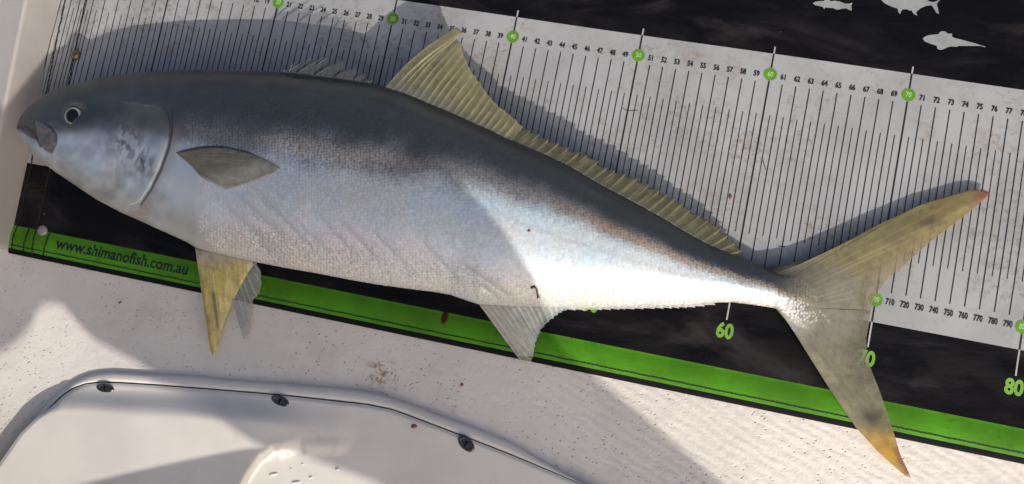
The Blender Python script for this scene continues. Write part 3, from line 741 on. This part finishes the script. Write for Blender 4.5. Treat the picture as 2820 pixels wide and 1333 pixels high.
# each scale: silvery centre, darker pigment at its rim and root
trans = np.exp(-((sil - .45) / .38) ** 2)
cen = sc * 1.06 * (1 + .045 * rnd[:, 0:1]) * (1 + .75 * trans[:, None] * (.6 + .4 * rng.random((N, 1))))
rim = sc * (1 - .42 * (.24 + .95 * trans[:, None]) * soft[:, None])
vc = np.empty((N, 9, 3)); wgt = np.array([1, .0, .1, .45, .95, .9, .95, .45, .1])
vc[:] = cen[:, None, :] * wgt[None, :, None] + rim[:, None, :] * (1 - wgt[None, :, None])
vsil = np.repeat(np.clip(sil * .9 + .5 * trans * .5, 0, 1)[:, None], 9, 1)
so_ = mesh("scales", V, F, SCALE, fish, col=np.clip(vc, 0.004, .8).reshape(-1, 3), sil=vsil.ravel()); tag(so_, kind='stuff')

# ---- patch of skin laid over the body: gill cover, jaw plate
def patch(name, poly, lift, mat_, colf, rings=14, n=110, round_=.25, par=None, lf=lambda q: np.ones(len(q))):
    p = resample(poly + [poly[0]], n + 1, 2)[:-1]; c0 = p.mean(0)
    V, Fc, cols_, sl_ = [], [], [], []
    ts = [1.0] + list(1 - (np.linspace(0, 1, rings) ** 1.4) * .985)
    for i, t_ in enumerate(ts):
        q = c0 + (p - c0) * t_
        l_ = lf(q); z = zb(q[:, 0], q[:, 1]) + (-.06 if i == 0 else lift * min(1, .55 + (1 - t_) / round_ * .45)) * l_ - .05 * (1 - l_)
        V.append(inv(q[:, 0], q[:, 1], z)); c_, s_ = colf(q[:, 0], q[:, 1], t_); cols_.append(c_); sl_.append(s_)
    V = np.array(V); F = gridfaces(len(ts), n, 0, True)
    o = mesh(name, V.reshape(-1, 3), F.tolist() + [list(range((len(ts) - 1) * n, len(ts) * n))], mat_, par or fish, col=np.array(cols_).reshape(-1, 3), sil=np.array(sl_).ravel(), recalc=True)
    return o
def gc(px, py, t_):
    c, s_ = skin(px, py)
    gl = np.exp(-(dist_poly(px, py, POSTOP)[0] / 9) ** 2)[:, None]
    base_, _ = skin(px - 14, py - 4); c = c * (1 - gl) + base_ * gl
    e_ = smooth(t_, .93, .99) * (dist_poly(px, py, OPER[6:])[0] < 12)
    c = c * (1 - .25 * e_[:, None]) + np.array([.55, .55, .50]) * .25 * e_[:, None]
    return c, s_ * (1 - gl[:, 0]) + .3 * gl[:, 0]
GILL = [(352, 291), (388, 287), (440, 294), (460, 305), (466, 330), (466, 356), (459, 400), (436, 466), (409, 520), (382, 557), (350, 569), (318, 560), (322, 500), (328, 430), (333, 356)]
patch("gill_cover", GILL, .14, SKIN, gc, lf=lambda q: smooth(q[:, 0] + .2 * (q[:, 1] - 430), 345, 430) * smooth(q[:, 1], 286, 312))
def jc(px, py, t_):
    k_ = fbm(px / 9, py / 9, 5)[:, None]; c = np.array([.13, .12, .122]) * (.35 + 1.1 * k_) + np.array([.05, .015, .012]) * smooth(k_, .5, .6)
    return c, np.zeros(len(px))
patch("jaw_plate", JAWP, .12, SKIN, jc, 10, 60)

# ---- eye
def eye():
    c = inv(203, 320, float(zb(203., 320.)) - .06); nrm = (.12, -.06, 1)
    c2 = inv(208, 313, float(zb(208., 313.)) - .1)
    e = mesh("eye", *lathe([(1.12, -.08), (1.04, .04), (.9, .1), (.78, .13), (.68, .1)], c2, 40, 1, 1, 0, nrm), EYES, fish)
    mesh("iris", *lathe([(.67, .05), (.66, .13), (.61, .18), (.54, .205), (.49, .20)], c, 40, 1, 1.05, 0, nrm), EYEI, e)
    mesh("pupil", *lathe([(.50, .18), (.48, .225), (.37, .265), (.2, .295), (.02, .30)], c, 40, 1, 1.08, 0, nrm), EYEB, e)
eye()

# ---- fins: thin double-skinned sheets between a base line and an outer edge
def fin(name, base_, edge_, zbase, zedge, colf, mat_, nr=40, teeth=0, amp=.05, cnt=None, bow=0, nt_=18, rays=30, th=.05, tooth_px=6, parent=None, irr=False, follow=None, drape=False, seam=False):
    n = nr * 6
    b_ = resample(base_, n, 1); e_ = resample(edge_, n, 1)
    s = np.linspace(0, 1, n); ph = s * rays + .55 * (vnoise(s * rays * .8, s * 0 + 1.5, int(nr * 3)) - .5)
    if teeth:
        saw = np.modf(np.clip(s * teeth + .8 * (vnoise(s * teeth * .7, s * 0 + 2.5, nr) - .5), 0, teeth))[0]; out_ = e_ - b_; ln = np.linalg.norm(out_, axis=1)[:, None]
        e_ = e_ + out_ / np.maximum(ln, 1) * ((saw ** 1.6 - .55) * tooth_px * (.55 + .9 * vnoise(s * teeth, s * 0 + .5, nr + 5)))[:, None]
    ts = np.linspace(0, 1, nt_)
    V, col_, al = [], [], []
    zb_ = zbase(b_[:, 0], b_[:, 1]) if callable(zbase) else np.full(n, zbase)
    ze_ = zedge(e_[:, 0], e_[:, 1]) if callable(zedge) else (np.interp(s, np.linspace(0, 1, len(zedge)), zedge) if hasattr(zedge, '__len__') else np.full(n, zedge))
    for t_ in ts:
        q = b_ + (e_ - b_) * t_
        if bow:
            d = e_ - b_; nrm = np.stack([d[:, 1], -d[:, 0]], 1); q = q + nrm * (bow * math.sin(math.pi * t_) * (1 - s) ** 2)[:, None]
        rid = np.abs(np.sin(math.pi * ph)) ** .6 if not irr else vnoise(ph * 1.7, ph * 0 + .5, nr) * .6 + .4 * vnoise(ph * .6, ph * 0 + 3.5, nr)
        z = zb_ + (ze_ - zb_) * t_ + amp * (1 - rid) * math.sin(math.pi * min(1, t_ * 1.02 + .1)) 
        if seam: z = z - .02 * smooth(s, .975, 1.0)
        if drape:
            w_ = inside(q[:, 0], q[:, 1], ROOT); z = np.where(w_, np.maximum(z, zb(q[:, 0], q[:, 1]) + .012 - (.02 * smooth(s, .975, 1.0) if seam else 0)), z)
        if follow: z = zb(q[:, 0], q[:, 1]) + follow + amp * (1 - rid) * math.sin(math.pi * t_)
        V.append(inv(q[:, 0], q[:, 1], z)); c_, a_ = colf(s, t_, 1 - rid, q); col_.append(c_); al.append(a_)
    V = np.array(V); dn = V.copy(); dn[..., 2] -= th * ((1 - .92 * smooth(s, .9, 1)) if drape else 1)
    F1_ = gridfaces(nt_, n); Fb = F1_[:, ::-1] + nt_ * n
    F = F1_.tolist() + Fb.tolist(); o = nt_ * n
    for i in range(n - 1):
        F.append([i, i + 1, o + i + 1, o + i]); j = (nt_ - 1) * n + i; F.append([j + 1, j, o + j, o + j + 1])
    for k_ in range(nt_ - 1):
        F.append([(k_ + 1) * n, k_ * n, o + k_ * n, o + (k_ + 1) * n]); a_, b2 = k_ * n + n - 1, (k_ + 1) * n + n - 1; F.append([a_, b2, o + b2, o + a_])
    c2 = np.concatenate([np.array(col_).reshape(-1, 3)] * 2); a2 = np.concatenate([np.array(al).ravel()] * 2)
    return mesh(name, np.concatenate([V.reshape(-1, 3), dn.reshape(-1, 3)]), F, mat_, parent or fish, col=c2, sil=a2, recalc=True)
def mixc(a, b, f): f = np.asarray(f)[..., None]; return np.array(a) * (1 - f) + np.array(b) * f
# second dorsal: high front lobe, then a long low saw-edged run
def dcol(s, t_, rid, q):
    c = mixc((.235, .22, .115), (.31, .285, .15), rid); n = fbm(q[:, 0] / 30, q[:, 1] / 30, 8)
    c = c * (.8 + .4 * n[:, None])
    c = mixc(c, (.19, .195, .17), np.full(len(s), 1 - smooth(t_, .0, .4)) * .8)
    c = mixc(c, (.36, .30, .17), smooth(t_, .85, 1.) * .5 * np.ones(len(s)))
    return c, .78 + .22 * rid
def dcol2(s, t_, rid, q):
    c, a_ = dcol(s, t_, rid, q); return c * .72, a_
bt = lambda x0, x1, n: [(x, ytop(x) + 5) for x in np.linspace(x0, x1, n)]
zmid = lambda px, py: zc(px) + .25
fin("second_dorsal_fin", bt(1058, 1405, 20), [(1258, 74), (1268, 80), (1270, 92), (1245, 118), (1269, 114), (1277, 150), (1297, 194), (1324, 232), (1346, 262), (1364, 284), (1392, 306), (1418, 328), (1440, 350)], zmid, [3.6] * 6 + [3.5] * 5 + [3.3], dcol, FIN, 50, 16, .08, bow=.05, nt_=26, rays=19, tooth_px=4)
fin("low_dorsal_fin", bt(1398, 2035, 40), [(1436, 347), (1481, 371), (1585, 418), (1618, 429), (1673, 465), (1722, 480), (1766, 499), (1821, 530), (1865, 549), (1903, 582), (1958, 609), (2013, 656), (2046, 700), (2056, 716)], zmid, [3.2, 3.0, 2.6, 2.2, 1.8, 1.5, 1.2], dcol2, FIN, 60, 25, .055, nt_=10, rays=25, tooth_px=11)
# first dorsal: folded spines with torn clear membrane
fd = [((795, 199), (810, 173), .05), ((790, 200), (858, 158), .045), ((816, 203), (901, 155), .06), ((866, 208), (949, 166), .06), ((920, 215), (981, 187), .055), ((975, 222), (1001, 203), .05), ((1000, 226), (1027, 220), .05)]
def mcol(s, t_, rid, q): return np.tile(np.array([.12, .12, .12]), (len(s), 1)), np.full(len(s), .55)
mem = fin("first_dorsal_fin", [(772, 199), (816, 204), (880, 211), (952, 221), (1018, 230)], [(778, 196), (812, 178), (835, 176), (858, 160), (872, 178), (900, 158), (908, 186), (947, 168), (955, 196), (980, 188), (985, 207), (1003, 205), (1014, 222), (1026, 222)], lambda x, y: zc(x) + .3, 4.45, mcol, FINC, 30, 0, .04, nt_=8, rays=9)
for a_, b_, r_ in fd:
    pts = [inv(a_[0] + (b_[0] - a_[0]) * t_, a_[1] + (b_[1] - a_[1]) * t_ - 3 * math.sin(math.pi * t_), float(zc(a_[0])) + .45 + .25 * t_) for t_ in np.linspace(0, 1, 7)]
    V, F = tube(pts, np.linspace(r_ * 1.3, .012, 7), 7); mesh("spine", V, F, m_plain("spine_grey", (.055, .05, .045), .35) if "spine_grey" not in bpy.data.materials else bpy.data.materials["spine_grey"], mem)
# tail fin: two lobes
ROOT = [(x, ytop(x)) for x in np.linspace(2080, 2345, 24)] + [(x, ybot(x)) for x in np.linspace(2345, 2100, 24)]
def tcol(up):
    def f(s, t_, rid, q):
        n = fbm(q[:, 0] / 26, q[:, 1] / 26, 14)
        c = mixc((.20, .18, .085) if up else (.22, .205, .13), (.28, .25, .125) if up else (.30, .275, .18), rid) * (.7 + .6 * n[:, None])
        root = 1 - smooth(t_, .0, .28)
        sk_, _s = skin(q[:, 0], q[:, 1]); d_, _i = dist_poly(q[:, 0], q[:, 1], ROOT, True)
        k0 = np.where(inside(q[:, 0], q[:, 1], ROOT), 1., 1 - smooth(d_ + 16 * (rid - .5), 0, 66)); c = c * (1 - k0[:, None]) + sk_ * k0[:, None]
        if up:
            c = mixc(c, (.30, .215, .055), smooth(t_, .5, .85) * smooth(s, .25, .7) * .55)
            c = mixc(c, (.055, .05, .025), .75 * np.exp(-(((q[:, 0] - 2560) / 40) ** 2 + ((q[:, 1] - 612) / 14) ** 2)))
            tip = smooth(q[:, 0], 2655, 2722)
        else:
            c = mixc(c, (.56, .33, .03), smooth(q[:, 1], 1150, 1235) * .9)
            c = mixc(c, (.055, .06, .045), .75 * np.exp(-(((q[:, 0] - 2400) / 32) ** 2 + ((q[:, 1] - 1150) / 22) ** 2)))
            c = mixc(c, (.40, .395, .38), .85 * np.exp(-(((q[:, 0] - 2195) / 55) ** 2 + ((q[:, 1] - 880) / 36) ** 2) ** 1.5))
            tip = np.exp(-(dist_poly(q[:, 0], q[:, 1], [(2470, 1235), (2488, 1280), (2508, 1316)])[0] / 9) ** 2)
        c = mixc(c, (.26, .06, .035), tip * .85)
        c = mixc(c, (.25, .24, .185), .85 * smooth(s, .66, 1.) * (1 - .5 * smooth(t_, .7, 1)))
        lead = np.exp(-(s / .035) ** 2)
        c = mixc(c, (.07, .055, .03), lead * (.75 if up else .45))
        ax = smooth(s, .35, .95) * (1 - smooth(t_, .55, 1)) 
        a_ = 1.0 - ((.5 if up else .5) * smooth(s, .45, 1.0) + .1) * smooth(t_, .30, .85) + .12 * rid
        a_ = np.where(k0 > 0, a_ + (1.15 - a_) * k0, a_)
        return c, np.clip(a_, .25, 1.15)
    return f
ztb = lambda px, py: zc(np.minimum(px, 2345)) + .15 
ztb = lambda px, py: zc(px) + .07
fin("tail_fin", [(2105, 746), (2150, 770), (2180, 790), (2190, 812), (2192, 856)],
    [(2100, 738), (2257, 708), (2405, 626), (2537, 563), (2663, 525), (2707, 522), (2727, 531), (2718, 542), (2663, 589), (2624, 619), (2564, 665), (2509, 713), (2465, 749), (2432, 782), (2413, 809), (2401, 837), (2397, 866)], ztb, [.9, .9, .9, .75, .65, .6, .6, .5, .5, .5, .5, .5], tcol(True), FINT, 50, 0, .03, nt_=60, rays=46, irr=True, drape=True, seam=True)['label'] = "upper lobe of the tail fin with a red tip"
fin("tail_fin", [(2128, 842), (2158, 856), (2180, 866), (2190, 860), (2192, 846)],
    [(2132, 845), (2170, 886), (2219, 951), (2285, 1072), (2356, 1176), (2421, 1247), (2492, 1310), (2509, 1317), (2498, 1291), (2479, 1252), (2465, 1203), (2451, 1159), (2421, 1072), (2399, 1017), (2387, 973), (2386, 930), (2395, 880), (2397, 854)], ztb, [.8, .8, .75, .5, .35, .3, .3, .4, .5, .5], tcol(False), FINT, 50, 0, .03, nt_=60, rays=46, irr=True, drape=True)['label'] = "lower lobe of the tail fin with an orange tip"
# anal fin lobe
def acol(s, t_, rid, q):
    c = mixc((.33, .38, .37), (.50, .51, .47), rid); e_ = smooth(t_, .55, 1) * smooth(s, .2, .6)
    c = mixc(c, (.22, .34, .42), e_ * .55); c = mixc(c, (.42, .40, .36), (1 - smooth(s, .0, .35)) * .8)
    return c, (.92 - .3 * e_ + .2 * rid) * (1 - .75 * smooth(q[:, 1], 955, 1000)) if True else None
fin("anal_fin", [(1316, 834), (1360, 838), (1420, 840), (1500, 842), (1562, 846)], [(1437, 1000), (1458, 1004), (1467, 990), (1474, 948), (1488, 910), (1510, 886), (1538, 864), (1564, 852)], lambda x, y: zc(x) - .2, [1.1, 1.0, 1.2, 1.6, 2.2, 2.8], acol, FIN, 40, 14, .09, nt_=20, rays=14, tooth_px=4)
def lowa(s, t_, rid, q): return mixc((.42, .42, .40), (.55, .54, .52), rid), np.full(len(s), 1.)
fin("low_anal_fin", [(x, ybot(x) - 7) for x in np.linspace(1545, 1960, 12)], [(x + 10, ybot(x) + 6) for x in np.linspace(1550, 1960, 14)], lambda x, y: zc(x) - .15, lambda x, y: zc(x) - .5, lowa, FIN, 40, 17, .06, nt_=5, rays=17, tooth_px=5)
# belly fins
def pcol(s, t_, rid, q):
    c = mixc((.46, .36, .065), (.62, .55, .27), rid); n = fbm(q[:, 0] / 8, q[:, 1] / 40, 2)
    c = c * (.65 + .7 * n[:, None]); c = mixc(c, (.42, .40, .37), (1 - smooth(t_, .0, .3)) * .8 * np.ones(len(s)))
    dk = np.exp(-(dist_poly(q[:, 0], q[:, 1], [(588, 810), (592, 850), (600, 900)])[0] / 5) ** 2) + .7 * np.exp(-(dist_poly(q[:, 0], q[:, 1], [(552, 800), (556, 890)])[0] / 3) ** 2)
    c = mixc(c, (.10, .085, .03), np.clip(dk, 0, 1) * .8)
    c = mixc(c, (.46, .45, .40), smooth(s, .82, 1) * .7)
    return c, np.full(len(s), 1.05)
def pcol2(s, t_, rid, q):
    c = mixc((.34, .36, .35), (.55, .54, .50), rid ** 3); return c, .75 + .7 * rid ** 3 - .15 * smooth(t_, .6, 1)
fin("pelvic_fin", [(600, 694), (630, 702), (660, 710), (702, 720)], [(670, 934), (676, 936), (683, 930), (690, 897), (696, 826), (713, 808), (720, 783), (717, 744), (706, 724)], 1.6, [.05, .1, .4, .8, 1.2], pcol2, FINC, 34, 0, .06, nt_=18, rays=7)['label'] = "clear far pelvic fin half hidden behind the yellow one"
fin("pelvic_fin", [(537, 680), (560, 686), (590, 694), (625, 704), (695, 720)], [(578, 962), (584, 974), (588, 980), (592, 976), (598, 955), (608, 917), (630, 856), (652, 806), (680, 756), (699, 728)], 2.2, [.4, .4, .5, .7, 1.2, 1.7], pcol, FIN, 40, 0, .05, nt_=26, rays=22, irr=True)['label'] = "yellow near pelvic fin hanging below the belly"
# pectoral fin lying on the flank
def bcol(s, t_, rid, q):
    c = mixc((.13, .125, .085), (.20, .19, .13), rid); n = fbm(q[:, 0] / 30, q[:, 1] / 7, 6); c = c * (.6 + .8 * n[:, None])
    c = mixc(c, (.38, .36, .30), smooth(q[:, 1] + (q[:, 0] - 600) * .28, 455, 505) * .9); c = mixc(c, (.30, .31, .29), smooth(q[:, 0], 690, 760) * .7)
    c = mixc(c, (.012, .012, .014), np.exp(-(s / .055) ** 2) * .95)
    c = mixc(c, (.20, .12, .11), np.exp(-(t_ / .05) ** 2) * .5 * np.ones(len(s)))
    return c, np.clip(1.1 - .75 * smooth(s, .55, 1) - .35 * smooth(t_, .75, 1), .12, 1.1)
fin("pectoral_fin", [(484, 420), (497, 432), (515, 446), (528, 458), (540, 472), (552, 486)], [(690, 421), (738, 443), (768, 461), (770, 464), (765, 472), (749, 478), (721, 489), (668, 508), (624, 521), (600, 512), (570, 498)], lambda x, y: zb(x, y) + .06, lambda x, y: zb(x, y) + .10, bcol, FINB, 44, 0, .03, bow=.09, nt_=34, rays=26, irr=True, follow=.10)

# ------------------------------------------------------------------ small scraps and droplets
def flake(name, px, py, z, r, asp, rot, m, label, cat, group=None, hgt=.05):
    r *= .8; c = inv(px, py, z); V, F = lathe([(1, -.01), (1.0, hgt * .5), (.8, hgt), (.05, hgt * 1.2)], c, 11, r, r * asp, rot)
    V[:, :2] += rng.normal(0, r * .1, (len(V), 2)) * np.array([1, asp]); o = mesh(name, V, F, m); return tag(o, label, cat, group)
flake("flesh_scrap", 1141, 1174, float(zlid(np.array([1141.]), np.array([1174.]))[0]), .30, .7, .3, RED, "small red flesh scrap on the hatch lid beside the right screw", "scrap")
flake("flesh_scrap", 1272, 1060, ZD, .18, .8, .9, RED, "small red flake on the deck above the right screw", "scrap")
flake("flesh_scrap", 331, 833, ZD, .2, .45, .7, RED, "red sliver on the shaded deck below the web address", "scrap")
flake("flesh_scrap", 2012, 542, 0.03, .13, 1.7, .1, RED, "tiny red fleck on the white ruler between fish back and numbers", "scrap")
flake("flesh_scrap", 1457, 636, float(zb(1457., 636.)) + .05, .14, .8, .1, RED, "tiny red fleck on the sunlit flank of the fish", "scrap")
pts = [(1462, 793), (1472, 790), (1478, 797), (1480, 808), (1483, 818), (1479, 821)]
V, F = tube(np.array([inv(a_, b_, float(zb(float(a_), float(b_))) + .09) for a_, b_ in pts]), [.08, .1, .07, .07, .09, .05], 7)
tag(mesh("fish_strand", V, F, BROWN), "thin brown curled strand stuck on the lower flank above the anal fin", "scrap")
drops = [(794, 1252, .09, 1, "tiny round water drop highest on the hatch lid bowl"), (833, 1278, .09, .8, "small water drop below the tiny highest one on the hatch lid"), (929, 1292, .18, .6, "wide water drop at the right, by the sunlit patch of the hatch lid"), (856, 1315, .15, .6, "oval water drop near the bottom middle of the hatch lid bowl"),
         (755, 1306, .34, .35, "long flat water drop beside the left wall of the lid bowl"), (744, 1308, .1, .8, "little water drop touching the left end of the long flat one"), (815, 1328, .38, .25, "longest thin water streak at the bottom edge of the hatch lid"), (802, 1291, .06, 1, "pinhead water drop in the middle of the hatch lid bowl")]
for px, py, r, asp, lb_ in drops:
    z = float(zlid(np.array([float(px)]), np.array([float(py)]))[0]); c = inv(px, py, z)
    V, F = lathe([(1, -.02), (.95, .03), (.7, .07), (.3, .09), (.02, .092)], c, 16, r, r * asp, .35)
    tag(mesh("water_drop", V, F, WATER), lb_, "water drop", "water drops on the hatch lid")
